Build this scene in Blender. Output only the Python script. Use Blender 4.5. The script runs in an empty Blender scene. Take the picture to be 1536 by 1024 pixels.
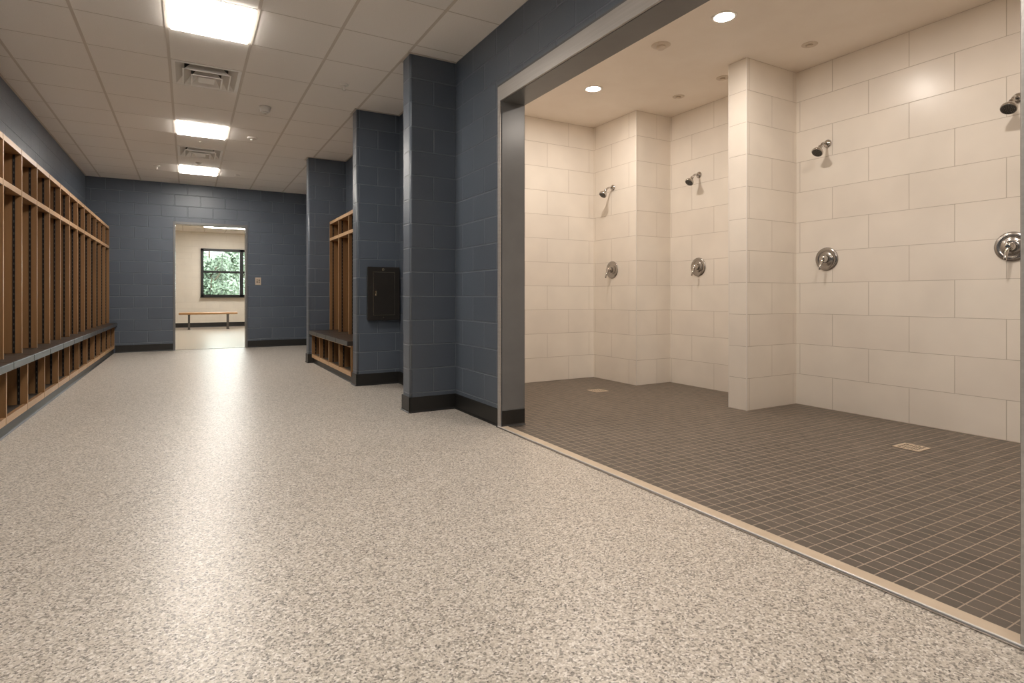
import bpy, bmesh, math, random
from mathutils import Vector, Matrix
random.seed(7)
SC = bpy.context.scene
COL = SC.collection
PI = math.pi

# ------------------------------------------------------------------ dimensions (metres)
H = 3.083                      # ceiling
XL, XR = -1.545, 2.08          # corridor side walls
XN = 2.12                      # right wall past the first pier
YB, YE = -3.0, 12.2            # corridor ends
YJ, YJ0 = 3.824, 0.695         # shower opening jambs
ZH = 2.494                     # opening head
XS0 = 2.28                     # shower room inner left face
CMU, CMUZ = 0.2085, 0.0425
TW, TH = 0.613, 0.28027        # shower tile
GX, GY = 0.594, 0.658          # ceiling grid
GX0, GY0 = -0.145, 5.82

# ------------------------------------------------------------------ materials
def lin(c):
    c /= 255.0
    return c / 12.92 if c <= 0.04045 else ((c + 0.055) / 1.055) ** 2.4
def rgb(r, g, b): return (lin(r), lin(g), lin(b), 1.0)

def mat(name, color, rough=0.5, metal=0.0, coat=0.0, spec=0.5):
    m = bpy.data.materials.new(name); m.use_nodes = True
    b = m.node_tree.nodes['Principled BSDF']
    b.inputs['Base Color'].default_value = color
    b.inputs['Roughness'].default_value = rough
    b.inputs['Metallic'].default_value = metal
    b.inputs['Coat Weight'].default_value = coat
    b.inputs['Specular IOR Level'].default_value = spec
    return m
def nt(m): return m.node_tree.nodes, m.node_tree.links, m.node_tree.nodes['Principled BSDF']
def node(N, t, **kw):
    n = N.new(t)
    for k, v in kw.items():
        if k in n.inputs.keys(): n.inputs[k].default_value = v
        else: setattr(n, k, v)
    return n
def ramp(N, stops, mode='LINEAR'):
    r = N.new('ShaderNodeValToRGB'); r.color_ramp.interpolation = mode
    e = r.color_ramp.elements
    e[0].position, e[0].color = stops[0]; e[1].position, e[1].color = stops[1]
    for p, c in stops[2:]:
        x = e.new(p); x.color = c
    return r
def mix(N, L, fac, a, b, blend='MIX'):
    n = N.new('ShaderNodeMix'); n.data_type = 'RGBA'; n.blend_type = blend
    for sock, v in ((n.inputs[0], fac), (n.inputs[6], a), (n.inputs[7], b)):
        if hasattr(v, 'links'): L.new(v, sock)
        else: sock.default_value = v
    return n.outputs[2]

def noisy(name, c1, c2, scale=(30, 30, 30), rough=0.5, bump=0.0, metal=0.0, detail=4, coat=0.0, spec=0.5):
    m = mat(name, c1, rough, metal, coat, spec); N, L, B = nt(m)
    tc = N.new('ShaderNodeTexCoord'); mp = N.new('ShaderNodeMapping'); mp.inputs['Scale'].default_value = scale
    L.new(tc.outputs['Object'], mp.inputs[0])
    no = node(N, 'ShaderNodeTexNoise', Scale=1.0, Detail=detail); L.new(mp.outputs[0], no.inputs['Vector'])
    r = ramp(N, [(0.3, c1), (0.7, c2)]); L.new(no.outputs[0], r.inputs[0]); L.new(r.outputs[0], B.inputs['Base Color'])
    if bump:
        bp = node(N, 'ShaderNodeBump', Strength=bump, Distance=0.002); L.new(no.outputs[0], bp.inputs['Height']); L.new(bp.outputs[0], B.inputs['Normal'])
    return m

def brick(name, axis, off, zoff, w, h, c1, c2, cm, mortar, rough, bump_d, offset=0.5, grain=None, grain_d=0.0, planar=False, coat=0.0, smooth=0.3, rough_m=0.7):
    """running-bond blocks or tiles laid out in metres from the object's own coordinates"""
    m = mat(name, c1, rough, 0, coat); N, L, B = nt(m)
    tc = N.new('ShaderNodeTexCoord'); sp = N.new('ShaderNodeSeparateXYZ'); L.new(tc.outputs['Object'], sp.inputs[0])
    au = node(N, 'ShaderNodeMath', operation='SUBTRACT'); L.new(sp.outputs[axis], au.inputs[0]); au.inputs[1].default_value = off
    av = node(N, 'ShaderNodeMath', operation='SUBTRACT'); L.new(sp.outputs['Y' if planar else 'Z'], av.inputs[0]); av.inputs[1].default_value = zoff
    cb = N.new('ShaderNodeCombineXYZ'); L.new(au.outputs[0], cb.inputs[0]); L.new(av.outputs[0], cb.inputs[1])
    br = N.new('ShaderNodeTexBrick'); br.offset = offset; br.squash = 1.0
    for k, v in (('Color1', c1), ('Color2', c2), ('Mortar', cm), ('Scale', 1.0), ('Mortar Size', mortar), ('Mortar Smooth', smooth), ('Bias', 0.0), ('Brick Width', w), ('Row Height', h)):
        br.inputs[k].default_value = v
    L.new(cb.outputs[0], br.inputs['Vector'])
    col = br.outputs['Color']
    no = None
    if grain:
        no = node(N, 'ShaderNodeTexNoise', Scale=grain, Detail=5.0); L.new(tc.outputs['Object'], no.inputs['Vector'])
    big = node(N, 'ShaderNodeTexNoise', Scale=3.0, Detail=2.0); L.new(tc.outputs['Object'], big.inputs['Vector'])
    rr = ramp(N, [(0.3, (0.93, 0.93, 0.93, 1)), (0.7, (1, 1, 1, 1))]); L.new(big.outputs[0], rr.inputs[0])
    col = mix(N, L, 1.0, col, rr.outputs[0], 'MULTIPLY')
    L.new(col, B.inputs['Base Color'])
    ro = node(N, 'ShaderNodeMapRange'); L.new(br.outputs['Fac'], ro.inputs[0]); ro.inputs[3].default_value = rough; ro.inputs[4].default_value = rough_m
    L.new(ro.outputs[0], B.inputs['Roughness'])
    b1 = node(N, 'ShaderNodeBump', Strength=1.0, Distance=bump_d, invert=True); L.new(br.outputs['Fac'], b1.inputs['Height'])
    last = b1
    if no:
        b2 = node(N, 'ShaderNodeBump', Strength=1.0, Distance=grain_d); L.new(no.outputs[0], b2.inputs['Height']); L.new(b1.outputs[0], b2.inputs['Normal']); last = b2
    L.new(last.outputs[0], B.inputs['Normal'])
    return m

BL1, BL2, BLM = rgb(90, 98, 109), rgb(85, 93, 104), rgb(112, 119, 128)  # BLM: joints coloured lighter to paint in the highlights they catch
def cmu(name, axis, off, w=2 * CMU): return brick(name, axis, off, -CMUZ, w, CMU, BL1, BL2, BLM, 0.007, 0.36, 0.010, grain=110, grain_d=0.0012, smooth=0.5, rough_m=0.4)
M = {}
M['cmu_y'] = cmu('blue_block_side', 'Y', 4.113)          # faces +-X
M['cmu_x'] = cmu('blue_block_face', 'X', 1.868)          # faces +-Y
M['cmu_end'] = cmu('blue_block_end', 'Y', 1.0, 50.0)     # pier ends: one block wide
T1, T2, TM = rgb(238, 231, 221), rgb(234, 226, 216), rgb(192, 182, 170)
def tile(name, axis, off, w=TW): return brick(name, axis, off, 0.0, w, TH, T1, T2, TM, 0.0022, 0.27, 0.0012, grain=14, grain_d=0.0006, smooth=0.2)
M['tile_far'] = tile('white_tile_far', 'X', 3.681)
M['tile_a'] = tile('white_tile_a', 'Y', 5.284)
M['tile_b'] = tile('white_tile_b', 'Y', 4.527)
M['tile_c'] = tile('white_tile_c', 'Y', 2.653)
M['tile_step'] = tile('white_tile_step', 'X', 4.365)
M['tile_wing'] = tile('white_tile_wing', 'X', 4.236 - TW / 2 + 0.035)
M['tile_end'] = tile('white_tile_end', 'Y', 1.0, 50.0)
M['mosaic'] = brick('brown_mosaic', 'X', 2.1335, 0.753, 0.0635, 0.0635, rgb(98, 88, 79), rgb(80, 72, 64), rgb(172, 156, 139), 0.0023, 0.42, 0.0008, offset=0.0, grain=60, grain_d=0.0004, planar=True, smooth=0.2)
CR1, CR2, CRM = rgb(226, 219, 206), rgb(222, 215, 202), rgb(214, 206, 192)
M['cream_x'] = brick('cream_block', 'X', 0.1, 0, 0.4, 0.2, CR1, CR2, CRM, 0.004, 0.5, 0.0015, smooth=0.5)
M['cream_y'] = brick('cream_block_side', 'Y', 0.1, 0, 0.4, 0.2, CR1, CR2, CRM, 0.004, 0.5, 0.0015, smooth=0.5)
M['base'] = noisy('black_rubber', rgb(31, 30, 28), rgb(36, 34, 32), (8, 8, 8), 0.42)
M['acoustic'] = noisy('acoustic_tile', rgb(249, 244, 238), rgb(245, 239, 232), (120, 120, 120), 0.9, 0.25)
M['grid'] = mat('grid_metal', rgb(216, 206, 194), 0.45)
M['shadow_gap'] = mat('grid_reveal', rgb(206, 197, 186), 0.7)
M['gyp'] = noisy('warm_ceiling_paint', rgb(238, 229, 218), rgb(234, 224, 212), (4, 4, 4), 0.6)
M['cover'] = mat('sprinkler_cover', rgb(208, 194, 178), 0.45)
M['white_plastic'] = mat('white_plastic', rgb(228, 223, 216), 0.4)
M['vent_metal'] = mat('vent_metal', rgb(242, 238, 232), 0.35)
M['void_shade'] = mat('void_shade', rgb(40, 37, 34), 0.8)  # flat dark colour paints the shade inside the duct and drain openings
M['steel'] = noisy('brushed_steel', rgb(186, 181, 175), rgb(174, 168, 162), (2, 2, 90), 0.36, 0.03, 0.35)
M['jamb_paint'] = noisy('jamb_paint', rgb(112, 112, 112), rgb(106, 106, 106), (5, 5, 5), 0.25)
M['chrome'] = mat('chrome', rgb(196, 192, 188), 0.1, 1.0)
M['chrome_soft'] = mat('brushed_chrome', rgb(170, 165, 160), 0.24, 1.0)
M['nozzle'] = mat('nozzle_rubber', rgb(58, 56, 54), 0.5)
M['bronze'] = noisy('dark_bronze_enamel', rgb(52, 48, 44), rgb(47, 43, 39), (6, 6, 6), 0.32, 0, 0.2)
M['brass'] = mat('nickel', rgb(205, 190, 165), 0.2, 1.0)
M['stone'] = noisy('beige_saddle', rgb(206, 188, 166), rgb(196, 177, 154), (12, 12, 12), 0.3)
M['edge_metal'] = mat('edge_metal', rgb(220, 217, 213), 0.3, 0.35)
M['wood'] = noisy('oak_panel', rgb(150, 113, 75), rgb(130, 95, 60), (14, 14, 0.9), 0.42, 0.03)
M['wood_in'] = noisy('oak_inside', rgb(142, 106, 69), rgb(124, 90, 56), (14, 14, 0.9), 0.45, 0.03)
M['wood_edge'] = noisy('oak_edge', rgb(198, 162, 122), rgb(182, 144, 104), (14, 2, 14), 0.4, 0.02)
M['phenolic'] = noisy('dark_bench_top', rgb(56, 46, 38), rgb(48, 39, 32), (6, 6, 6), 0.38)
M['nose'] = noisy('grey_bench_edge', rgb(60, 60, 61), rgb(53, 53, 55), (6, 6, 6), 0.34, 0, 0.1)
M['strip'] = mat('black_standard', rgb(34, 33, 33), 0.4, 0.4)
M['slot'] = mat('slot_glint', rgb(84, 80, 76), 0.4, 0.5)
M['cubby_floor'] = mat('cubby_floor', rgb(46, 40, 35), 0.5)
M['bench_wood'] = noisy('bench_maple', rgb(188, 146, 98), rgb(172, 128, 82), (2, 20, 20), 0.4)
M['bench_steel'] = mat('bench_steel', rgb(98, 94, 90), 0.4, 0.7)
M['win_frame'] = mat('black_aluminium', rgb(42, 43, 44), 0.4, 0.3)
M['win_thin'] = mat('green_grey_bar', rgb(120, 138, 128), 0.5)
M['plate'] = mat('switch_plate', rgb(196, 178, 158), 0.35)
M['plate_dark'] = mat('switch_gap', rgb(110, 96, 84), 0.5)
M['bark'] = noisy('bark', rgb(84, 70, 56), rgb(64, 52, 42), (6, 6, 2), 0.9, 0.4)
M['leaf1'] = noisy('leaf_mid', rgb(116, 128, 112), rgb(96, 110, 93), (3, 3, 3), 0.6)
M['leaf2'] = noisy('leaf_pale', rgb(126, 137, 121), rgb(108, 121, 104), (3, 3, 3), 0.6)
M['grass'] = noisy('grass', rgb(88, 104, 74), rgb(74, 92, 62), (2, 2, 2), 0.9)
M['annex_floor'] = noisy('annex_floor', rgb(196, 186, 172), rgb(182, 171, 156), (60, 60, 60), 0.22)

def terrazzo():
    m = mat('flecked_resin_floor', rgb(196, 184, 168), 0.3); N, L, B = nt(m)
    tc = N.new('ShaderNodeTexCoord')
    nz = node(N, 'ShaderNodeTexNoise', Scale=120.0, Detail=2.0); L.new(tc.outputs['Object'], nz.inputs['Vector'])
    ad = N.new('ShaderNodeVectorMath'); ad.operation = 'SCALE'; L.new(nz.outputs['Color'], ad.inputs[0]); ad.inputs['Scale'].default_value = 0.006
    a2 = N.new('ShaderNodeVectorMath'); a2.operation = 'ADD'; L.new(tc.outputs['Object'], a2.inputs[0]); L.new(ad.outputs[0], a2.inputs[1])
    v = node(N, 'ShaderNodeTexVoronoi', Scale=165.0); v.voronoi_dimensions = '3D'; L.new(a2.outputs[0], v.inputs['Vector'])
    s = N.new('ShaderNodeSeparateColor'); L.new(v.outputs['Color'], s.inputs[0])
    r = ramp(N, [(0.0, rgb(64, 57, 51)), (0.11, rgb(112, 103, 93)), (0.24, rgb(166, 156, 143)), (0.40, rgb(197, 187, 174)), (0.72, rgb(212, 203, 193)), (0.88, rgb(234, 228, 221))], 'CONSTANT')
    L.new(s.outputs[0], r.inputs[0])
    v2 = node(N, 'ShaderNodeTexVoronoi', Scale=260.0); L.new(a2.outputs[0], v2.inputs['Vector'])
    s2 = N.new('ShaderNodeSeparateColor'); L.new(v2.outputs['Color'], s2.inputs[0])
    r2 = ramp(N, [(0.0, rgb(92, 83, 75)), (0.15, rgb(194, 184, 172)), (0.5, rgb(207, 198, 187))], 'CONSTANT'); L.new(s2.outputs[1], r2.inputs[0])
    c = mix(N, L, 0.36, r.outputs[0], r2.outputs[0])
    L.new(c, B.inputs['Base Color'])
    n3 = node(N, 'ShaderNodeTexNoise', Scale=9.0, Detail=3.0); L.new(tc.outputs['Object'], n3.inputs['Vector'])
    mr = node(N, 'ShaderNodeMapRange'); L.new(n3.outputs[0], mr.inputs[0]); mr.inputs[3].default_value = 0.30; mr.inputs[4].default_value = 0.37
    L.new(mr.outputs[0], B.inputs['Roughness'])
    b = node(N, 'ShaderNodeBump', Strength=0.12, Distance=0.001); L.new(s.outputs[0], b.inputs['Height']); L.new(b.outputs[0], B.inputs['Normal'])
    return m
M['terrazzo'] = terrazzo()

def emit(name, color, strength):
    m = bpy.data.materials.new(name); m.use_nodes = True; N = m.node_tree.nodes; L = m.node_tree.links
    N.remove(N['Principled BSDF']); e = N.new('ShaderNodeEmission'); e.inputs[0].default_value = color; e.inputs[1].default_value = strength
    L.new(e.outputs[0], N['Material Output'].inputs[0]); return m
M['troffer_lens'] = emit('lit_lens', (1.0, 0.935, 0.855, 1), 46.0)
M['annex_lens'] = emit('lit_lens_annex', (1.0, 0.95, 0.89, 1), 34.0)
M['down_lens'] = emit('lit_downlight', (1.0, 0.90, 0.80, 1), 455.0)

def window_glass():
    m = bpy.data.materials.new('window_glass'); m.use_nodes = True; N = m.node_tree.nodes; L = m.node_tree.links
    N.remove(N['Principled BSDF'])
    t = N.new('ShaderNodeBsdfTransparent'); t.inputs[0].default_value = (0.93, 0.97, 0.94, 1)
    g = N.new('ShaderNodeBsdfGlossy'); g.inputs['Roughness'].default_value = 0.02
    f = N.new('ShaderNodeFresnel'); f.inputs[0].default_value = 1.45
    x = N.new('ShaderNodeMixShader'); L.new(f.outputs[0], x.inputs[0]); L.new(t.outputs[0], x.inputs[1]); L.new(g.outputs[0], x.inputs[2])
    L.new(x.outputs[0], N['Material Output'].inputs[0]); return m
M['glass'] = window_glass()

# ------------------------------------------------------------------ mesh helpers
def box(bm, x0, x1, y0, y1, z0, z1, mi=0, bevel=0.0, seg=1):
    vs = [bm.verts.new((x, y, z)) for x in (x0, x1) for y in (y0, y1) for z in (z0, z1)]
    F = [(0, 1, 3, 2), (4, 6, 7, 5), (0, 4, 5, 1), (2, 3, 7, 6), (0, 2, 6, 4), (1, 5, 7, 3)]
    fs = [bm.faces.new([vs[i] for i in f]) for f in F]
    for f in fs: f.material_index = mi
    if bevel:
        es = list({e for f in fs for e in f.edges})
        r = bmesh.ops.bevel(bm, geom=es, offset=bevel, segments=seg, affect='EDGES', profile=0.5)
        for f in r['faces']: f.material_index = mi
    return vs
def lathe(bm, prof, mtx=Matrix(), seg=28, mi=0, cap0=True, cap1=True, smooth=True):
    """profile [(radius, height)] turned about local Z"""
    rings = []
    for r, z in prof:
        rings.append([bm.verts.new(mtx @ Vector((r * math.cos(2 * PI * k / seg), r * math.sin(2 * PI * k / seg), z))) for k in range(seg)])
    for a, b in zip(rings, rings[1:]):
        for k in range(seg):
            f = bm.faces.new((a[k], a[(k + 1) % seg], b[(k + 1) % seg], b[k])); f.material_index = mi; f.smooth = smooth
    for ring, ok, rev in ((rings[0], cap0, True), (rings[-1], cap1, False)):
        if ok:
            f = bm.faces.new(list(reversed(ring)) if rev else ring); f.material_index = mi
def tube(bm, pts, rad, seg=14, mi=0):
    pts = [Vector(p) for p in pts]; rings = []
    rads = rad if isinstance(rad, (list, tuple)) else [rad] * len(pts)
    up = Vector((0, 1, 0))
    for i, p in enumerate(pts):
        d = (pts[min(i + 1, len(pts) - 1)] - pts[max(i - 1, 0)]).normalized()
        u = up if abs(d.dot(up)) < 0.95 else Vector((1, 0, 0))
        a = d.cross(u).normalized(); b = d.cross(a).normalized()
        rings.append([bm.verts.new(p + (a * math.cos(2 * PI * k / seg) + b * math.sin(2 * PI * k / seg)) * rads[i]) for k in range(seg)])
    for a, b in zip(rings, rings[1:]):
        for k in range(seg):
            f = bm.faces.new((a[k], a[(k + 1) % seg], b[(k + 1) % seg], b[k])); f.smooth = True; f.material_index = mi
    bm.faces.new(list(reversed(rings[0]))).material_index = mi; bm.faces.new(rings[-1]).material_index = mi
def link(name, bm, mats, parent=None, label=None, category=None, kind=None, group=None, loc=None):
    bmesh.ops.recalc_face_normals(bm, faces=bm.faces)
    me = bpy.data.meshes.new(name); bm.to_mesh(me); bm.free()
    for m in (mats if isinstance(mats, (list, tuple)) else [mats]): me.materials.append(M[m] if isinstance(m, str) else m)
    o = bpy.data.objects.new(name, me); COL.objects.link(o)
    if parent: o.parent = parent
    if loc is not None: o.location = loc
    for k, v in (('label', label), ('category', category), ('kind', kind), ('group', group)):
        if v: o[k] = v
    return o
def by_normal(bm, rule):
    bm.normal_update(); bmesh.ops.recalc_face_normals(bm, faces=bm.faces)
    for f in bm.faces: f.material_index = rule(f.normal, f.calc_center_median())
def xy(n, c): return 0 if abs(n.x) >= abs(n.y) else 1
def root(name, loc, label, category, group=None, rz=0.0):
    o = bpy.data.objects.new(name, None); COL.objects.link(o); o.empty_display_size = 0.1
    o.location = loc; o.rotation_euler = (0, 0, rz); o['label'] = label; o['category'] = category
    if group: o['group'] = group
    return o
def dup(src, loc, label, rz=None):
    r = src.copy(); COL.objects.link(r); r.location = loc; r['label'] = label
    if rz is not None: r.rotation_euler = (0, 0, rz)
    for ch in list(src.children):
        c = ch.copy(); COL.objects.link(c); c.parent = r
        for g in list(ch.children):
            d = g.copy(); COL.objects.link(d); d.parent = c
    return r
def struct(name, boxes, mats, rule=None, parent=None):
    bm = bmesh.new()
    for b in boxes: box(bm, *b)
    if rule: by_normal(bm, rule)
    return link(name, bm, mats, parent, kind='structure')

# ------------------------------------------------------------------ shell
struct('floor', [(XL - 0.2, 2.05, YB - 0.2, YE + 0.1, -0.2, 0), (2.05, 2.3, YJ + 0.05, YE + 0.1, -0.2, 0), (2.05, 2.3, YB - 0.2, YJ0 - 0.05, -0.2, 0)], ['terrazzo'])
struct('floor_shower', [(2.12, 5.2, -0.5, 5.8, -0.15, -0.001)], ['mosaic'])
struct('floor_annex', [(-5, 7, YE + 0.1, 21.2, -0.2, 0)], ['annex_floor'])
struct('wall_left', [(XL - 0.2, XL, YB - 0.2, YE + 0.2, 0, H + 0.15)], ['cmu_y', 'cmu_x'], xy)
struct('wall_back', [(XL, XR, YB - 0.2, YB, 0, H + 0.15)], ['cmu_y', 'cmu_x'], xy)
DX0, DX1, DZ = -0.215, 0.978, 2.345
endw = lambda n, c: 0 if abs(n.x) >= abs(n.y) else (1 if n.y < 0 else 2)
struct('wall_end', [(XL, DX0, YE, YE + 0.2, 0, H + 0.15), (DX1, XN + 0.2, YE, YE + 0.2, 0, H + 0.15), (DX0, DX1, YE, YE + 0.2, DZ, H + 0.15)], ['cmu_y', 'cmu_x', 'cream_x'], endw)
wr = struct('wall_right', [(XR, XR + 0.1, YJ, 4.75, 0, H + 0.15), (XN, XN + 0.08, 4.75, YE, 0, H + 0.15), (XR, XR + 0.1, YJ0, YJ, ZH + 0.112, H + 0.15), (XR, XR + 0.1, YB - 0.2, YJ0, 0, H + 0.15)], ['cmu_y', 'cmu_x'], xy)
def pier(name, x0, x1, y0, y1, far_x=None):
    bm = bmesh.new(); box(bm, x0, x1, y0, y1, 0, H + 0.1)
    es = [e for e in bm.edges if abs(e.verts[0].co.z - e.verts[1].co.z) > 1 and abs(e.verts[0].co.x - x0) < 1e-4]
    r = bmesh.ops.bevel(bm, geom=es, offset=0.022, segments=5, affect='EDGES', profile=0.5)
    for f in r['faces']: f.smooth = True
    by_normal(bm, lambda n, c: 0 if abs(n.x) > abs(n.y) else 1)
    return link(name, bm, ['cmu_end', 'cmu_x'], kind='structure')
PIERS = [(1.652, 4.672, 4.862), (1.63, 6.36, 6.55), (1.566, 8.92, 9.11)]
for k, (px, y0, y1) in enumerate(PIERS): pier('wall_pier', px, XN if k else XR + 0.04, y0, y1)
# shower walls
tx = lambda n, c: 0 if abs(n.x) >= abs(n.y) else 1
struct('wall_shower_far', [(XS0 - 0.1, 4.45, 5.627, 5.8, -0.01, H + 0.15)], ['tile_a', 'tile_far'], tx)
struct('wall_shower_left', [(XR + 0.1, XS0, YJ, 5.627, -0.01, H + 0.15), (XR + 0.1, XS0, YJ0, YJ, ZH + 0.03, H + 0.15), (XR + 0.1, XS0, -0.5, YJ0, -0.01, H + 0.15)], ['tile_a', 'tile_far'], tx)
struct('wall_shower_near', [(XS0, 4.931, -0.5, -0.3, -0.01, H + 0.15)], ['tile_a', 'tile_far'], tx)
struct('wall_shower_corner', [(4.365, 5.2, 4.853, 5.627, -0.01, H + 0.15)], ['tile_a', 'tile_step'], tx)
struct('wall_shower_bay', [(4.886, 5.2, 3.35, 4.853, -0.01, H + 0.15)], ['tile_b', 'tile_step'], tx)
struct('wall_shower_right', [(4.931, 5.2, -0.5, 3.35, -0.01, H + 0.15)], ['tile_c', 'tile_step'], tx)
struct('wall_shower_wing', [(4.236, 4.931, 3.302, 3.492, -0.01, H + 0.15)], ['tile_end', 'tile_wing'], tx)
# bright profiles on the tile corners
bm = bmesh.new()
for x, y in ((4.233, 3.299), (4.233, 3.487), (4.362, 4.850)): box(bm, x, x + 0.008, y, y + 0.008, 0, H - 0.002)
link('trim_1', bm, ['white_plastic'], kind='structure')
# annex walls
WX0, WX1, WZ0, WZ1 = 0.356, 2.7, 0.985, 2.55
struct('wall_annex', [(-5, WX0, 21, 21.2, 0, H + 0.15), (WX1, 7, 21, 21.2, 0, H + 0.15), (WX0, WX1, 21, 21.2, 0, WZ0), (WX0, WX1, 21, 21.2, WZ1, H + 0.15)], ['cream_y', 'cream_x'], xy)
struct('wall_annex_left', [(-5.2, -5, YE, 21.2, 0, H + 0.15)], ['cream_y', 'cream_x'], xy)
struct('wall_annex_right', [(7, 7.2, YE, 21.2, 0, H + 0.15)], ['cream_y', 'cream_x'], xy)
struct('wall_annex_near', [(-5, XL - 0.2, YE, YE + 0.2, 0, H + 0.15), (XN + 0.2, 7, YE, YE + 0.2, 0, H + 0.15)], ['cream_y', 'cream_x'], xy)

# ------------------------------------------------------------------ ceilings
def frange(v0, p, lo, hi):
    k = math.ceil((lo - v0) / p); out = []
    while v0 + k * p < hi: out.append(v0 + k * p); k += 1
    return out
LIGHT_ROWS = [-2, 3, 7, -7, -12]            # grid rows that hold light panels; last two added unseen to light the foreground
VENT_ROWS = [0, 5]
def grid_ceiling(name, x0, x1, y0, y1, skip):
    gx = [x0] + frange(GX0, GX, x0 + 0.01, x1 - 0.01) + [x1]
    gy = [y0] + frange(GY0, GY, y0 + 0.01, y1 - 0.01) + [y1]
    bm = bmesh.new()
    for a, b in zip(gx, gx[1:]):
        for c, d in zip(gy, gy[1:]):
            if skip((a + b) / 2, (c + d) / 2): continue
            box(bm, a + 0.002, b - 0.002, c + 0.002, d - 0.002, H + 0.001, H + 0.02, 0)
    box(bm, x0, x1, y0, y1, H + 0.17, H + 0.25, 0)
    o = link(name, bm, ['acoustic'], kind='structure')
    bm = bmesh.new()
    for x in gx[1:-1]: box(bm, x - 0.0115, x + 0.0115, y0, y1, H - 0.0015, H + 0.012, 0)
    for y in gy[1:-1]: box(bm, x0, x1, y - 0.0045, y + 0.0045, H + 0.0004, H + 0.010, 1)
    for x in (x0, x1): box(bm, x - 0.02, x + 0.02, y0, y1, H - 0.003, H + 0.012, 0)
    link('ceiling_grid', bm, ['grid', 'shadow_gap'], o, kind='structure')
    return o
def skip_main(x, y):
    if not (GX0 < x < GX0 + GX): return False
    r = math.floor((y - GY0) / GY + 1e-6)
    return r in LIGHT_ROWS or r in VENT_ROWS
grid_ceiling('ceiling', XL, XN, YB, YE, skip_main)
grid_ceiling('ceiling_annex', -5, 7, YE + 0.2, 21, lambda x, y: False)
struct('ceiling_shower', [(XS0, 5.2, -0.5, 5.8, H, H + 0.25)], ['gyp'])
# perimeter angle around the pier heads
bm = bmesh.new()
for k, (px, y0, y1) in enumerate(PIERS):
    xr = XR if k == 0 else XN
    box(bm, px - 0.022, px + 0.001, y0 - 0.022, y1 + 0.022, H - 0.0045, H + 0.004)
    box(bm, px - 0.022, xr, y0 - 0.022, y0 + 0.001, H - 0.0045, H + 0.004); box(bm, px - 0.022, xr, y1 - 0.001, y1 + 0.022, H - 0.0045, H + 0.004)
link('trim_2', bm, ['grid'], kind='structure')

# ------------------------------------------------------------------ baseboards, frames, threshold
def base_run(bm, x0, y0, x1, y1, nx, ny, h=0.132, t=0.007):
    """rubber base along a wall line, with a small cove toe; (nx, ny) points into the room"""
    prof = [(0, 0), (t + 0.012, 0), (t + 0.011, 0.003), (t + 0.004, 0.008), (t, 0.017), (t, h - 0.004), (t - 0.003, h), (0, h)]
    a = [bm.verts.new((x0 + nx * p, y0 + ny * p, z)) for p, z in prof]; b = [bm.verts.new((x1 + nx * p, y1 + ny * p, z)) for p, z in prof]
    n = len(prof)
    for k in range(n): bm.faces.new((a[k], a[(k + 1) % n], b[(k + 1) % n], b[k]))
    bm.faces.new(a); bm.faces.new(list(reversed(b)))
def baseboard(name, runs, h=0.132):
    bm = bmesh.new()
    for r in runs: base_run(bm, *r, h=h)
    return link(name, bm, ['base'], kind='structure')
baseboard('baseboard_end', [(-1.12, YE, DX0 - 0.02, YE, 0, -1), (DX1 + 0.02, YE, XN, YE, 0, -1)])
p1, p2, p3 = PIERS
def pier_runs(p, xr): 
    x, y0, y1 = p; t = 0.007
    return [(x - t, y0, xr, y0, 0, -1), (x, y0 - t, x, y1 + t, -1, 0), (x - t, y1, xr, y1, 0, 1)]
baseboard('baseboard_pier', pier_runs(p1, XR)); baseboard('baseboard_pier', pier_runs(p2, XN))
x, y0, y1 = p3
baseboard('baseboard_pier', [(x - 0.007, y0, 1.64, y0, 0, -1), (x, y0 - 0.007, x, y1 + 0.007, -1, 0), (x - 0.007, y1, XN, y1, 0, 1)])
baseboard('baseboard_right', [(XR, YJ + 0.036, XR, p1[1], -1, 0), (XN, p1[2], XN, p2[1], -1, 0), (XN, p3[2], XN, YE, -1, 0), (XR, YB, XR, YJ0 - 0.036, -1, 0)])
baseboard('baseboard_annex', [(-5, 21, 7, 21, 0, -1)], h=0.145)
# toe plinth below the left row and below the niche bench, with a cove lip
def plinth(name, xa, xb, y0, y1, front, ztop=0.079):
    bm = bmesh.new(); box(bm, xa, xb, y0, y1, 0, ztop)
    base_run(bm, front[0], y0, front[0], y1, front[1], 0, h=ztop - 0.001, t=0.004)
    return link(name, bm, ['base'], kind='structure')
plinth('baseboard_left', XL + 0.001, -1.146, 4.7, YE - 0.009, (-1.146, 1))
plinth('baseboard_niche', 1.645, XN - 0.001, p2[2] + 0.008, p3[1] - 0.008, (1.645, -1))
# cased opening to the showers: steel head and jamb casings, painted reveal
bm = bmesh.new()
box(bm, XR - 0.012, XR + 0.004, YJ0 - 0.035, YJ + 0.035, ZH - 0.002, ZH + 0.112, 0, 0.002)
box(bm, XR - 0.012, XR + 0.004, YJ, YJ + 0.035, 0, ZH - 0.002, 0, 0.002)
box(bm, XR - 0.012, XR + 0.004, YJ0 - 0.035, YJ0, 0, ZH - 0.002, 0, 0.002)
link('trim_3', bm, ['steel'], kind='structure')
bm = bmesh.new()
box(bm, XR + 0.005, XS0 + 0.004, YJ - 0.006, YJ + 0.001, 0, ZH - 0.004); box(bm, XR + 0.005, XS0 + 0.004, YJ0 - 0.001, YJ0 + 0.006, 0, ZH - 0.004)
box(bm, XR + 0.005, XS0 + 0.004, YJ0, YJ, ZH - 0.004, ZH + 0.03)
box(bm, XS0 + 0.002, XS0 + 0.006, YJ - 0.007, YJ + 0.002, 0.13, ZH - 0.003)
link('trim_4', bm, ['jamb_paint'], kind='structure')
baseboard('baseboard_jamb', [(XR + 0.004, YJ - 0.006, XS0 + 0.004, YJ - 0.006, 0, -1)], h=0.128)
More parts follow.
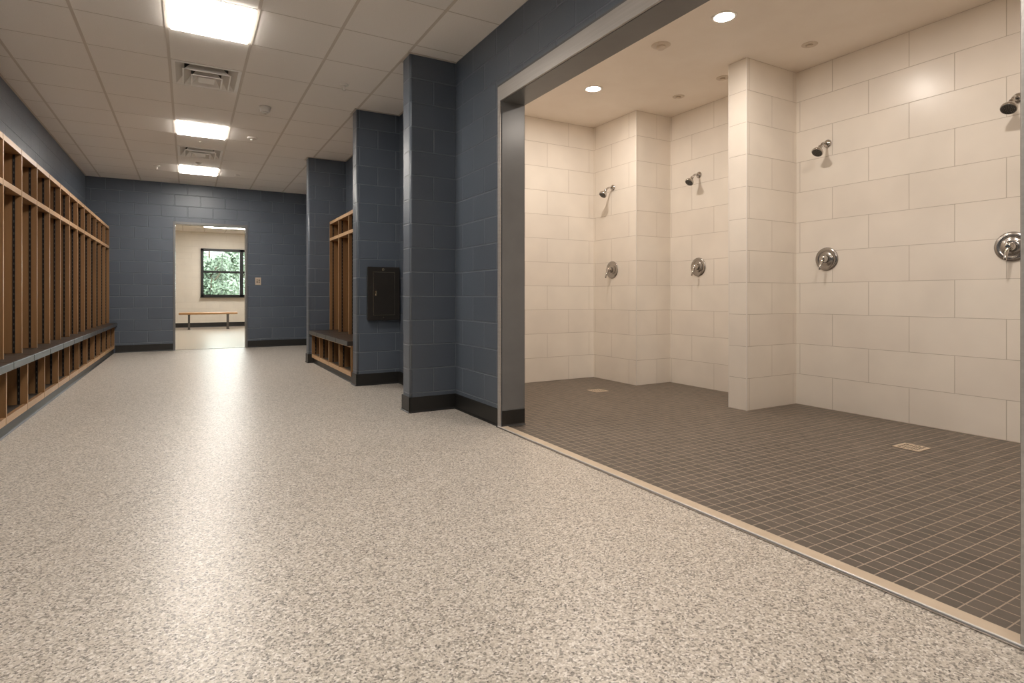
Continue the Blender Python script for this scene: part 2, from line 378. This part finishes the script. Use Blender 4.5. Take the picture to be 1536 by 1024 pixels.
# grey bead between block wall and casing
bm = bmesh.new()
box(bm, XR - 0.003, XR + 0.002, YJ0 - 0.05, YJ + 0.05, ZH + 0.112, ZH + 0.132); box(bm, XR - 0.003, XR + 0.002, YJ + 0.035, YJ + 0.05, 0.13, ZH + 0.112)
link('trim_5', bm, ['jamb_paint'], kind='structure')
# threshold: beige saddle with metal nosing
bm = bmesh.new()
box(bm, 2.066, 2.130, YJ0, YJ - 0.014, -0.02, 0.006, 0, 0.003, 2); box(bm, 2.0565, 2.0655, YJ0 - 0.02, YJ + 0.02, -0.02, 0.0085, 1, 0.002, 2); box(bm, 2.044, 2.056, YJ0 - 0.02, YJ + 0.02, -0.02, 0.004, 2)
link('trim_6', bm, ['stone', 'edge_metal', 'chrome_soft'], kind='structure')
# steel frame of the doorway in the end wall
bm = bmesh.new()
for xa, xb in ((DX0 - 0.028, DX0 + 0.008), (DX1 - 0.008, DX1 + 0.028)): box(bm, xa, xb, YE - 0.014, YE + 0.214, 0, DZ, 0, 0.002)
box(bm, DX0 - 0.028, DX1 + 0.028, YE - 0.014, YE + 0.214, DZ - 0.008, DZ + 0.035, 0, 0.002)
link('door_1', bm, ['jamb_paint'], kind='structure')
bm = bmesh.new(); box(bm, DX0 + 0.008, DX1 - 0.008, YE + 0.02, YE + 0.06, -0.01, 0.006, 0, 0.002)
link('trim_7', bm, ['chrome_soft'], kind='structure')

# ------------------------------------------------------------------ window, annex bench, trees
bm = bmesh.new(); Y0, Y1 = 20.93, 21.08
XM = 1.545
for xa, xb, za, zb in ((WX0, WX1, WZ1 - 0.085, WZ1), (WX0, WX1, WZ0, WZ0 + 0.07), (WX0, WX0 + 0.075, WZ0, WZ1), (WX1 - 0.075, WX1, WZ0, WZ1), (XM - 0.055, XM + 0.055, WZ0, WZ1)):
    box(bm, xa, xb, Y0, Y1, za, zb, 0, 0.004)
win = link('window_1', bm, ['win_frame'], kind='structure')
bm = bmesh.new(); box(bm, WX0 - 0.02, WX1 + 0.02, 20.89, 20.999, WZ0 - 0.028, WZ0, 0, 0.004); link('window_sill', bm, ['win_frame'], win, kind='structure')
bm = bmesh.new(); box(bm, WX0 + 0.07, XM - 0.05, 20.97, 21.05, 1.765, 1.83, 0, 0.004); box(bm, XM + 0.05, WX1 - 0.07, 20.97, 21.05, 1.765, 1.83, 0, 0.004); link('meeting_rail', bm, ['win_frame'], win, kind='structure')
bm = bmesh.new(); box(bm, 0.955, 0.98, 21.0, 21.03, 1.83, WZ1 - 0.085); box(bm, 2.1, 2.125, 21.0, 21.03, 1.83, WZ1 - 0.085); link('glazing_bar', bm, ['win_thin'], win, kind='structure')
bm = bmesh.new(); box(bm, WX0 + 0.07, XM - 0.05, 21.012, 21.018, WZ0 + 0.065, WZ1 - 0.08); box(bm, XM + 0.05, WX1 - 0.07, 21.012, 21.018, WZ0 + 0.065, WZ1 - 0.08); link('window_pane', bm, ['glass'], win, kind='structure')

t = root('bench', (0.54, 19.6, 0), 'low wooden bench on grey metal legs standing beyond the doorway below the window', 'bench')
bm = bmesh.new(); box(bm, -0.785, 0.785, -0.17, 0.17, 0.452, 0.512, 0, 0.012, 3); link('seat', bm, ['bench_wood'], t)
for s in (-0.52, 0.52):
    for q in (-0.1, 0.1):
        bm = bmesh.new(); box(bm, s - 0.028, s + 0.028, q - 0.028, q + 0.028, 0.008, 0.445, 0, 0.006); box(bm, s - 0.045, s + 0.045, q - 0.045, q + 0.045, 0, 0.008)
        link('leg', bm, ['bench_steel'], t, label='grey metal bench leg')
    bm = bmesh.new(); box(bm, s - 0.035, s + 0.035, -0.15, 0.15, 0.438, 0.452); link('bracket', bm, ['bench_steel'], t, label='grey metal bracket under the seat')

struct('ground', [(-60, 60, 21.3, 90, -0.5, -0.3)], ['grass'])
def tree(x, y, h, r, leaf, label, seed, n=7000):
    rnd = random.Random(seed)
    t = root('tree', (x, y, -0.3), label, 'tree', 'trees outside the window')
    bm = bmesh.new(); tube(bm, [(0, 0, 0), (0.05, 0, h * 0.25), (-0.04, 0.03, h * 0.5), (0, 0, h * 0.85)], [0.16, 0.13, 0.09, 0.03], 10)
    for k in range(7):
        a = rnd.uniform(0, 2 * PI); z = h * rnd.uniform(0.25, 0.6)
        tube(bm, [(0, 0, z), (r * 0.4 * math.cos(a), r * 0.4 * math.sin(a), z + h * 0.12), (r * 0.75 * math.cos(a), r * 0.75 * math.sin(a), z + h * 0.2)], [0.05, 0.03, 0.012], 6)
    link('trunk', bm, ['bark'], t)
    bm = bmesh.new()
    blobs = []
    for k in range(26):
        a = rnd.uniform(0, 2 * PI); z = rnd.uniform(0.04, 0.96) * h
        rr = r * math.sqrt(max(0.05, 1 - abs(z / h - 0.4) ** 1.3 * 2.2)) * rnd.uniform(0.2, 0.95)
        blobs.append((Vector((rr * math.cos(a), rr * math.sin(a), z)), r * rnd.uniform(0.22, 0.42)))
    for k in range(n):
        c, br = rnd.choice(blobs)
        d = Vector((rnd.gauss(0, 1), rnd.gauss(0, 1), rnd.gauss(0, 1))).normalized() * br * rnd.uniform(0.55, 1.05)
        p = c + d; s = rnd.uniform(0.05, 0.1)
        u = Vector((rnd.gauss(0, 1), rnd.gauss(0, 1), rnd.gauss(0, 1))).normalized(); v = u.orthogonal().normalized()
        bm.faces.new([bm.verts.new(p + u * s), bm.verts.new(p + v * s * 0.6), bm.verts.new(p - u * s), bm.verts.new(p - v * s * 0.6)])
    link('foliage', bm, [leaf], t)
tree(0.8, 28, 3.9, 1.1, 'leaf1', 'leafy green tree outside, seen through the left half of the window', 1)
tree(2.2, 31.2, 3.9, 1.2, 'leaf2', 'leafy pale green tree outside, seen through the right half of the window', 2)
tree(1.6, 35.6, 3.2, 2.0, 'leaf2', 'farther leafy tree outside, seen low between the two nearer trees', 3, 9000)

# ------------------------------------------------------------------ lockers
def edged(bm): by_normal(bm, lambda n, c: 1 if n.x > 0.8 else 0)
def strip_bm(s, y, x, z0, z1):
    """slotted standard screwed to the inner face (y, facing -s) of a side panel"""
    bm = bmesh.new(); box(bm, x - 0.0085, x + 0.0085, *sorted((y, y - s * 0.004)), z0, z1, 0)
    z = z0 + 0.03
    while z < z1 - 0.04:
        box(bm, x - 0.003, x + 0.003, *sorted((y - s * 0.0038, y - s * 0.005)), z, z + 0.018, 1); z += 0.05
    return bm
def make_locker(W, D, HT, MID, far, loc, label, group, rz=0.0):
    """open locker: local +X faces the aisle, local Y runs along the wall"""
    t = root('open_locker', loc, label, 'locker', group, rz); w = W / 2; sp = 0.011
    for s in (-1, 1):
        bm = bmesh.new(); ya, yb = sorted((s * (w - 0.0006), s * (w - sp)))
        box(bm, 0, D, ya, yb, 0, HT, 0, 0.001); edged(bm); link('side_panel', bm, ['wood_in', 'wood_edge'], t)
    bm = bmesh.new(); box(bm, 0.002, D - 0.001, -w + sp, w - sp, HT - 0.046, HT, 0, 0.001); edged(bm); link('top_panel', bm, ['wood', 'wood_edge'], t)
    bm = bmesh.new(); box(bm, 0.012, D - 0.001, -w + sp, w - sp, MID - 0.046, MID, 0, 0.001); edged(bm); link('shelf', bm, ['wood', 'wood_edge'], t)
    bm = bmesh.new(); box(bm, 0.002, 0.012, -w + sp, w - sp, 0, HT - 0.046); link('back_panel', bm, ['wood_in'], t)
    for s in (-1, 1):
        link('slotted_strip', strip_bm(s, s * (w - sp), D - 0.05, 0.004, MID - 0.05), ['strip', 'slot'], t, label='black slotted metal strip on the side panel')
        link('slotted_strip', strip_bm(s, s * (w - sp), D - 0.05, MID + 0.004, HT - 0.05), ['strip', 'slot'], t, label='black slotted metal strip on the side panel')
    return t
def make_cubby(W, D, TOP, far, loc, label, group, rz=0.0, z0=0.0):
    """shoe cubby with its length of dark bench top; D is the depth of the carcass, the nosing runs past it"""
    t = root('shoe_cubby_bench', loc, label, 'bench', group, rz); w = W / 2; sp = 0.011
    zt = TOP - 0.055                                     # underside of the seat
    for s in (-1, 1):
        bm = bmesh.new(); ya, yb = sorted((s * (w - 0.0006), s * (w - sp)))
        box(bm, 0, D, ya, yb, 0.0805, zt, 0, 0.001); edged(bm); link('side_panel', bm, ['wood_in', 'wood_edge'], t)
    bm = bmesh.new(); box(bm, D - 0.03, D - 0.001, -w + sp, w - sp, 0.0805, 0.133, 0, 0.001); edged(bm); link('bottom_rail', bm, ['wood', 'wood_edge'], t)
    bm = bmesh.new(); box(bm, D - 0.03, D - 0.001, -w + sp, w - sp, zt - 0.018, zt - 0.0005, 0, 0.001); edged(bm); link('top_rail', bm, ['wood', 'wood_edge'], t)
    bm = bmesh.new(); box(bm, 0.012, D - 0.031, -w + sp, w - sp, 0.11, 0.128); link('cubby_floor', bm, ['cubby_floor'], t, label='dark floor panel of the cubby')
    bm = bmesh.new(); box(bm, 0.002, 0.012, -w + sp, w - sp, 0.0805, zt); link('back_panel', bm, ['wood_in'], t)
    for s in (-1, 1): link('slotted_strip', strip_bm(s, s * (w - sp), D - 0.055, 0.13, zt - 0.02), ['strip', 'slot'], t, label='black slotted metal strip on the side panel')
    bm = bmesh.new(); box(bm, 0.001, D + 0.033, -w + 0.001, w - 0.001, zt, TOP, 0, 0.004, 2); st = link('seat', bm, ['phenolic'], t, label='dark brown bench top')
    bm = bmesh.new(); box(bm, D + 0.031, D + 0.041, -w + 0.004, w - 0.004, zt + 0.001, TOP - 0.001, 0, 0.003, 2); link('seat_edge', bm, ['nose'], st, label='grey front edge of the bench top')
    return t
ORD = ['', 'second ', 'third ', 'fourth ', 'fifth ', 'sixth ', 'seventh ', 'eighth ', 'ninth ', 'tenth ', 'eleventh ', 'twelfth ', 'thirteenth ']
BT = 0.527
LY0 = 12.186; LW = 0.549
g = 'open lockers along the left wall'
lk = None
for k in range(13):
    y = LY0 - LW * (k + 0.5); loc = (XL + 0.002, y, BT)
    lab = ('open wooden locker of the left row, ' + (ORD[k] + 'from the end wall' if k else 'the last one, touching the end wall')) + (', cut by photo edge' if k == 12 else '')
    if lk is None: lk = make_locker(LW, 0.338, 2.222 - BT, 1.880 - BT, 1, loc, lab, g)
    else: dup(lk, loc, lab)
g = 'shoe cubbies below the left bench'
CW = 0.6235; cu = None
for k in range(12):
    y = LY0 - CW * (k + 0.5); loc = (XL + 0.002, y, 0)
    lab = ('shoe cubby under left wall bench, ' + (ORD[k] + 'from the end wall' if k else 'the last one, touching the end wall')) + (', cut by photo edge' if k == 11 else '')
    if cu is None: cu = make_cubby(CW, 0.413, BT, 1, loc, lab, g)
    else: dup(cu, loc, lab)
NY0, NY1 = p2[2] + 0.004, p3[1] - 0.004
NW = (NY1 - NY0) / 4; nl = nc = None
where = ['beside the farthest pier', 'second from the farthest pier', 'third from the farthest pier, mostly hidden', 'against the middle pier, hidden behind it']
NBT = 0.487
for k in range(4):
    y = NY1 - NW * (k + 0.5)
    lab = 'shoe cubby bench in the right niche, ' + where[k].replace(', mostly hidden', '').replace(', hidden behind it', '')
    if nc is None: nc = make_cubby(NW, XN - 1.615, NBT, -1, (XN - 0.002, y, 0), lab, 'shoe cubbies in the niche between the piers', PI)
    else: dup(nc, (XN - 0.002, y, 0), lab)
    if k < 3:
        lab = 'open wooden locker in right niche, ' + where[k]
        if nl is None: nl = make_locker(NW, XN - 1.875, 2.135 - NBT, 1.885 - NBT, -1, (XN - 0.002, y, NBT), lab, 'open lockers in the niche between the piers', PI)
        else: dup(nl, (XN - 0.002, y, NBT), lab)

# ------------------------------------------------------------------ wall cabinet and light switch
t = root('wall_cabinet', (1.92, 6.36, 1.03), 'small dark bronze metal cabinet with latch hung on the middle blue pier', 'cabinet')
bm = bmesh.new(); box(bm, -0.178, 0.178, -0.055, -0.001, -0.296, 0.296, 0, 0.004, 2); box(bm, -0.183, 0.183, -0.066, -0.055, -0.3, 0.3, 0, 0.003, 2)
link('body', bm, ['bronze'], t)
bm = bmesh.new(); box(bm, -0.124, 0.124, -0.0685, -0.066, -0.244, 0.244, 1, 0.0008); box(bm, -0.119, 0.119, -0.074, -0.068, -0.239, 0.239, 0, 0.002)
d = link('door', bm, ['bronze', 'brass'], t)
bm = bmesh.new(); box(bm, -0.108, -0.082, -0.079, -0.074, -0.025, 0.033, 0, 0.003)
lathe(bm, [(0.009, 0), (0.009, 0.012), (0.005, 0.016)], Matrix.Translation((-0.095, -0.078, 0.016)) @ Matrix.Rotation(PI / 2, 4, 'X'), 14)
lathe(bm, [(0.011, 0), (0.011, 0.008), (0.004, 0.012)], Matrix.Translation((-0.095, -0.078, -0.016)) @ Matrix.Rotation(PI / 2, 4, 'X'), 14)
link('latch', bm, ['brass'], d, label='pale metal latch on the cabinet door')
bm = bmesh.new(); lathe(bm, [(0.017, 0), (0.017, 0.003), (0.012, 0.005)], Matrix.Translation((-0.005, -0.066, 0.27)) @ Matrix.Rotation(PI / 2, 4, 'X'), 18); link('emblem', bm, ['brass'], t, label='round pale metal badge above the door')
bm = bmesh.new(); lathe(bm, [(0.006, 0), (0.006, 0.003)], Matrix.Translation((-0.005, -0.066, -0.27)) @ Matrix.Rotation(PI / 2, 4, 'X'), 12); link('screw', bm, ['brass'], t)
t = root('light_switch', (1.195, YE, 1.296), 'small beige light switch plate on the end wall right of the doorway', 'switch')
bm = bmesh.new(); box(bm, -0.052, 0.052, -0.008, -0.0005, -0.072, 0.072, 0, 0.003, 2); link('plate', bm, ['plate'], t)
for s in (-0.018, 0.018):
    bm = bmesh.new(); box(bm, s - 0.011, s + 0.011, -0.0095, -0.008, -0.034, 0.034, 1); box(bm, s - 0.006, s + 0.006, -0.02, -0.0095, 0.0 if s < 0 else -0.02, 0.02 if s < 0 else 0.0, 0, 0.002); link('toggle', bm, ['plate', 'plate_dark'], t)

# ------------------------------------------------------------------ ceiling fixtures
def grid_cell(r): return GX0 + GX / 2, GY0 + GY * (r + 0.5)
def make_troffer(x, y, W, D, lens, label, group):
    t = root('ceiling_light', (x, y, H), label, 'ceiling light', group)
    bm = bmesh.new(); a, b = W / 2 - 0.013, D / 2 - 0.008
    for q in ((-a, a, -b, -b + 0.014), (-a, a, b - 0.014, b), (-a, -a + 0.014, -b + 0.014, b - 0.014), (a - 0.014, a, -b + 0.014, b - 0.014)): box(bm, *q, -0.002, 0.05)
    box(bm, -a, a, -b, b, 0.05, 0.06); link('frame', bm, ['grid'], t)
    bm = bmesh.new(); box(bm, -a + 0.0145, a - 0.0145, -b + 0.0145, b - 0.0145, -0.013, 0.012, 0, 0.003, 2); link('diffuser', bm, [lens], t, label='glowing white diffuser')
    return t
g = 'light panels along the corridor ceiling'
lab = {-2: 'glowing square ceiling light panel nearest the camera, cut by the top of the photo', 3: 'middle of the three glowing ceiling light panels, between the two square vents', 7: 'farthest of the three glowing corridor ceiling panels, near the end wall',
       -7: 'added unseen ceiling light panel continuing the corridor row, above the camera', -12: 'added unseen ceiling light panel continuing the corridor row, behind the camera'}
lt = None
for r in LIGHT_ROWS:
    x, y = grid_cell(r)
    if lt is None: lt = make_troffer(x, y, GX, GY, 'troffer_lens', lab[r], g)
    else: dup(lt, (x, y, H), lab[r])
at = make_troffer(0.98, 19.08, 2 * GX, 0.62, 'annex_lens', 'bright ceiling light panel seen through the doorway, just under its head', 'light panels in the room beyond')
at.location.z = H - 0.012
dup(at, (0.98, 15.3, H - 0.012), 'added ceiling light panel in the room beyond the doorway, unseen behind the door head')  # added panel, unseen from the camera, gives light to the room beyond

def make_vent(x, y, label):
    t = root('ceiling_vent', (x, y, H), label, 'vent', 'square ceiling vents')
    a, b = GX / 2 - 0.013, GY / 2 - 0.008
    def ring(bm, o, zo, i, zi, th=0.004):
        # sloping square cone: outer edge half-sizes o at height zo, inner edge i at zi
        A = [Vector((sx * o[0], sy * o[1], zo)) for sx, sy in ((-1, -1), (1, -1), (1, 1), (-1, 1))]
        Bq = [Vector((sx * i[0], sy * i[1], zi)) for sx, sy in ((-1, -1), (1, -1), (1, 1), (-1, 1))]
        for k in range(4):
            p, q, r_, s_ = A[k], A[(k + 1) % 4], Bq[(k + 1) % 4], Bq[k]; up = Vector((0, 0, th))
            v = [bm.verts.new(w) for w in (p, q, r_, s_, p + up, q + up, r_ + up, s_ + up)]
            for f in ((0, 1, 2, 3), (7, 6, 5, 4), (0, 4, 5, 1), (1, 5, 6, 2), (2, 6, 7, 3), (3, 7, 4, 0)): bm.faces.new([v[j] for j in f])
    bm = bmesh.new()
    ring(bm, (a, b), -0.003, (a - 0.03, b - 0.03), -0.003); ring(bm, (a - 0.03, b - 0.03), -0.003, (a - 0.10, b - 0.10), 0.075)
    box(bm, -a, a, -b, b, 0.10, 0.12); link('frame', bm, ['vent_metal'], t)
    bm = bmesh.new(); box(bm, -a + 0.06, a - 0.06, -b + 0.06, b - 0.06, 0.085, 0.099); link('duct', bm, ['void_shade'], t, label='dark plate painted as the shaded duct opening')
    for f_, zo, zi, w in ((0.70, -0.030, 0.05, 0.07), (0.46, -0.045, 0.03, 0.055)):
        bm = bmesh.new(); o = (a * f_, b * f_); ring(bm, o, zo, (o[0] - 0.012, o[1] - 0.012), zo); ring(bm, (o[0] - 0.012, o[1] - 0.012), zo, (o[0] - w, o[1] - w), zi); link('louver', bm, ['vent_metal'], t)
    bm = bmesh.new(); o = (a * 0.24, b * 0.24); box(bm, -o[0], o[0], -o[1], o[1], -0.036, -0.030, 0, 0.003); link('center_plate', bm, ['vent_metal'], t)
    for s in (-1, 1):
        for q in (-1, 1):
            bm = bmesh.new(); tube(bm, [(s * 0.06, q * 0.06, -0.031), (s * 0.06, q * 0.06, 0.09)], 0.004, 8); link('hanger', bm, ['vent_metal'], t)
    return t
x, y = grid_cell(0); vt = make_vent(x, y, 'square stepped ceiling vent between the nearest and the middle light panels')
x, y = grid_cell(5); dup(vt, (x, y, H), 'square stepped ceiling vent between the middle and the farthest light panels')

def ceil_thing(name, x, y, prof, mats, label, cat, group=None, part='body', extra=None):
    t = root(name, (x, y, H), label, cat, group)
    bm = bmesh.new(); lathe(bm, prof, seg=32); link(part, bm, mats, t)
    if extra:
        for pn, pr, mm in extra:
            bm = bmesh.new(); lathe(bm, pr, seg=24); link(pn, bm, mm, t)
    return t
UP = 0.001
ceil_thing('smoke_detector', 0.737, 6.79, [(0.062, UP), (0.062, -0.012), (0.054, -0.016), (0.05, -0.05), (0.042, -0.058)], ['white_plastic'], 'domed white smoke detector on the corridor ceiling, the nearer and larger one', 'smoke detector', 'ceiling detectors', 'housing',
           [('sensor', [(0.03, -0.057), (0.03, -0.07), (0.02, -0.075)], ['white_plastic']), ('lens', [(0.012, -0.074), (0.012, -0.078)], ['shadow_gap'])])
ceil_thing('smoke_detector', 0.735, 8.19, [(0.062, UP), (0.062, -0.01), (0.05, -0.018)], ['white_plastic'], 'flat white smoke detector on the ceiling beside the middle light panel', 'smoke detector', 'ceiling detectors', 'housing',
           [('sensor', [(0.024, -0.017), (0.024, -0.034), (0.014, -0.04)], ['white_plastic'])])
def pendant(x, y, label, s=1.0):
    t = ceil_thing('sprinkler', x, y, [(0.042 * s, UP), (0.042 * s, -0.004), (0.02 * s, -0.012)], ['white_plastic'], label, 'sprinkler', 'pendant sprinklers', 'escutcheon',
               [('body', [(0.012 * s, -0.012), (0.012 * s, -0.03), (0.007 * s, -0.05)], ['white_plastic']), ('deflector', [(0.004 * s, -0.05), (0.018 * s, -0.052), (0.018 * s, -0.055), (0.003 * s, -0.056)], ['white_plastic'])])
pendant(1.335, 5.69, 'small pendant sprinkler on the ceiling left of the nearest blue pier head')
pendant(-0.437, 10.72, 'small pendant sprinkler on the ceiling left of the farthest light panel', 1.15)
ceil_thing('sprinkler', 0.138, 8.75, [(0.02, UP), (0.02, -0.004), (0.012, -0.006)], ['white_plastic'], 'tiny ceiling nub between the middle light panel and the farther vent', 'sprinkler', None, 'cap')
ceil_thing('sprinkler', 0.142, 10.16, [(0.045, UP), (0.045, -0.008), (0.03, -0.014)], ['white_plastic'], 'small round ceiling cap between the farther vent and the farthest light panel', 'sprinkler', None, 'cap', [('nub', [(0.015, -0.013), (0.012, -0.03)], ['white_plastic'])])
ceil_thing('sprinkler', 0.736, 10.84, [(0.04, UP), (0.04, -0.003), (0.03, -0.004)], ['white_plastic'], 'faint flat round ceiling cover right of the farthest light panel', 'sprinkler', None, 'cap')
# round diffuser in a lay-in panel, at the top edge of the photo
t = root('ceiling_speaker', (GX0 + 2.5 * GX, GY0 - 3.5 * GY, H), 'white lay-in ceiling panel with a round dish at the top edge above the nearest pier', 'ceiling vent')
bm = bmesh.new(); a, b = GX / 2 - 0.014, GY / 2 - 0.008; box(bm, -a, a, -b, b, -0.003, 0.0005, 0, 0.001); link('panel', bm, ['vent_metal'], t)
bm = bmesh.new(); lathe(bm, [(0.235, -0.003), (0.232, -0.008), (0.205, -0.009), (0.19, -0.0045), (0.15, -0.0045), (0.135, -0.012), (0.0, -0.014)], seg=48, cap1=False); link('dish', bm, ['vent_metal'], t)

# shower ceiling
def downlight(x, y, label):
    t = root('downlight', (x, y, H), label, 'downlight', 'round downlights in the shower ceiling')
    bm = bmesh.new(); lathe(bm, [(0.092, -0.0005), (0.092, -0.003), (0.088, -0.005), (0.07, -0.006), (0.067, -0.003), (0.067, -0.0005)], seg=40, cap0=False, cap1=False); link('trim_ring', bm, ['white_plastic'], t)
    bm = bmesh.new(); lathe(bm, [(0.0665, -0.002), (0.0665, -0.0042)], seg=40); link('lens', bm, ['down_lens'], t, label='glowing lens')
    return t
dl = downlight(3.472, 2.904, 'glowing round downlight nearer the camera in the shower ceiling')
dup(dl, (3.536, 4.562, H), 'glowing round downlight farther back in the shower ceiling')
dup(dl, (3.56, 1.5, H), 'added unseen round downlight in the shower ceiling, placed to brighten the right wall')  # added downlight, unseen, set here to brighten the right tiled wall
g = 'sprinkler covers in the shower ceiling'
cov = lambda x, y, r, label: ceil_thing('sprinkler', x, y, [(r, UP), (r, -0.003), (r * 0.93, -0.006)], ['cover'], label, 'sprinkler', g, 'cover', [('nub', [(r * 0.42, -0.006), (r * 0.4, -0.015), (r * 0.3, -0.019)], ['cover'])])
ceil_thing('sprinkler', 3.411, 3.493, [(0.078, UP), (0.078, -0.003), (0.07, -0.008), (0.036, -0.012)], ['cover'], 'largest round sprinkler in the shower ceiling, left of the nearer downlight', 'sprinkler', g, 'cover', [('nub', [(0.036, -0.011), (0.034, -0.03), (0.026, -0.036)], ['cover'])])
cov(4.47, 2.875, 0.062, 'round sprinkler cover in the shower ceiling right of the tiled wing wall top')
cov(4.433, 3.724, 0.060, 'round sprinkler cover in the shower ceiling just left of the wing wall top')
cov(4.447, 4.302, 0.060, 'smallest-looking round sprinkler cover, farthest back in the shower ceiling')

# ------------------------------------------------------------------ showers
def make_head(loc, label):
    """wall at local x=0, water side at -x"""
    t = root('showerhead', loc, label, 'shower head', 'chrome shower heads on the tiled wall')
    RX = Matrix.Rotation(-PI / 2, 4, 'Y')
    bm = bmesh.new(); lathe(bm, [(0.036, 0.0005), (0.036, 0.005), (0.031, 0.012), (0.02, 0.018), (0.012, 0.022)], RX, 28); link('flange', bm, ['chrome'], t)
    pts = [(-0.012, 0, 0)] + [(-0.05 - 0.045 * math.sin(a), 0, -0.045 * (1 - math.cos(a))) for a in [k * PI / 4 / 6 for k in range(7)]] + [(-0.115, 0, -0.046)]
    p = pts[-2]; e = (p[0] - 0.022, 0, p[2] - 0.022); pts[-1] = e
    bm = bmesh.new(); tube(bm, pts, 0.0105, 16); link('arm', bm, ['chrome'], t)
    d = Vector((-0.62, 0, -0.785)).normalized(); q = d.to_track_quat('Z', 'Y').to_matrix().to_4x4()
    mt = Matrix.Translation(Vector(e) - d * 0.004) @ q
    bm = bmesh.new(); lathe(bm, [(0.0125, 0), (0.0165, 0.004), (0.0175, 0.016), (0.014, 0.022), (0.017, 0.028), (0.030, 0.044), (0.043, 0.062), (0.047, 0.072), (0.047, 0.084), (0.044, 0.088)], mt, 32)
    hd = link('head', bm, ['chrome'], t)
    bm = bmesh.new(); lathe(bm, [(0.041, 0.0875), (0.041, 0.0892), (0.038, 0.0905)], mt, 32, 0)
    for ring, rr in ((6, 0.013), (11, 0.024), (15, 0.033)):
        for k in range(ring):
            a = 2 * PI * k / ring; lathe(bm, [(0.0026, 0.09), (0.002, 0.094)], mt @ Matrix.Translation((rr * math.cos(a), rr * math.sin(a), 0)), 6, 1)
    link('face_plate', bm, ['nozzle', 'chrome_soft'], hd, label='dark round face with nozzles')
    return t
def make_valve(loc, label):
    t = root('shower_valve', loc, label, 'shower valve', 'chrome shower valves on the tiled wall')
    RX = Matrix.Rotation(-PI / 2, 4, 'Y')
    bm = bmesh.new(); lathe(bm, [(0.103, 0.0005), (0.103, 0.004), (0.099, 0.009), (0.088, 0.013), (0.070, 0.0145), (0.067, 0.012), (0.062, 0.012), (0.058, 0.016), (0.046, 0.02), (0.04, 0.022)], RX, 48); link('escutcheon', bm, ['chrome_soft'], t)
    bm = bmesh.new(); lathe(bm, [(0.034, 0.021), (0.033, 0.045), (0.028, 0.05), (0.0275, 0.068), (0.024, 0.075), (0.012, 0.079)], RX, 32); link('hub', bm, ['chrome'], t)
    bm = bmesh.new(); tube(bm, [(-0.06, 0, -0.004), (-0.072, 0.002, -0.02), (-0.082, 0.004, -0.045), (-0.090, 0.008, -0.078), (-0.094, 0.010, -0.097)], [0.0125, 0.013, 0.0115, 0.011, 0.009], 16); link('lever', bm, ['chrome'], t)
    return t
HEADS = [((4.365, 5.258, 2.28), 'on the far-left wall bay, the one seen smallest'), ((4.886, 4.424, 2.333), 'in the middle bay left of the wing wall'), ((4.931, 3.003, 2.352), 'on the right wall just right of the wing wall'), ((4.931, 1.668, 2.353), 'at the right edge of the photo')]
VALVES = [((4.365, 5.27, 1.312), HEADS[0][1]), ((4.886, 4.434, 1.322), HEADS[1][1]), ((4.931, 3.010, 1.330), HEADS[2][1]), ((4.931, 1.70, 1.341), HEADS[3][1])]
sh = sv = None
for loc, w in HEADS:
    lab = 'chrome shower head ' + w
    if sh is None: sh = make_head(loc, lab)
    else: dup(sh, loc, lab)
for loc, w in VALVES:
    lab = 'round chrome shower valve with lever ' + w
    if sv is None: sv = make_valve(loc, lab)
    else: dup(sv, loc, lab)
def make_drain(x, y, s, label):
    t = root('floor_drain', (x, y, 0), label, 'drain', 'square drains in the mosaic floor'); h = s / 2
    bm = bmesh.new()
    for q in ((-h, h, -h, -h + 0.018), (-h, h, h - 0.018, h), (-h, -h + 0.018, -h + 0.018, h - 0.018), (h - 0.018, h, -h + 0.018, h - 0.018)): box(bm, *q, -0.003, 0.0024)
    link('frame', bm, ['stone'], t)
    bm = bmesh.new(); box(bm, -h + 0.018, h - 0.018, -h + 0.018, h - 0.018, -0.0028, 0.0001); link('sump', bm, ['void_shade'], t, label='dark plate painted as the shade under the grate')
    bm = bmesh.new(); n = 5; st = (s - 0.036) / n
    for k in range(1, n):
        c = -h + 0.018 + k * st
        box(bm, c - 0.004, c + 0.004, -h + 0.018, h - 0.018, -0.0008, 0.0016); box(bm, -h + 0.018, h - 0.018, c - 0.004, c + 0.004, -0.0008, 0.0015)
    link('grate', bm, ['stone'], t)
    return t
dr = make_drain(4.168, 1.968, 0.16, 'square pale floor drain in the mosaic in front of the right wall')
dup(dr, (3.775, 4.795, 0), 'square pale floor drain far back in the mosaic near the far tiled corner')

# ------------------------------------------------------------------ world, camera, view
w = bpy.data.worlds.new('overcast_sky'); SC.world = w; w.use_nodes = True
bg = w.node_tree.nodes['Background']; bg.inputs[0].default_value = (0.93, 0.98, 1.0, 1); bg.inputs[1].default_value = 12.0
cam = bpy.data.cameras.new('camera'); co = bpy.data.objects.new('camera', cam); COL.objects.link(co); SC.camera = co
cam.sensor_fit = 'HORIZONTAL'; cam.sensor_width = 36.0; cam.lens = 853.5 / 1536 * 36.0
cam.shift_y = -(512 - 444.15) / 1536
cam.clip_start = 0.02; cam.clip_end = 300
co.location = (0, 0, 1.0); co.rotation_euler = (PI / 2, 0, -math.radians(29.641))
vs = SC.view_settings; vs.view_transform = 'Standard'; vs.look = 'None'; vs.gamma = 1.0; vs.use_curve_mapping = False; vs.exposure = 0.1
cy = SC.cycles
cy.use_denoising = True; cy.max_bounces = 10; cy.diffuse_bounces = 8; cy.glossy_bounces = 5; cy.transparent_max_bounces = 8
cy.sample_clamp_indirect = 6.0; cy.caustics_reflective = False; cy.caustics_refractive = False
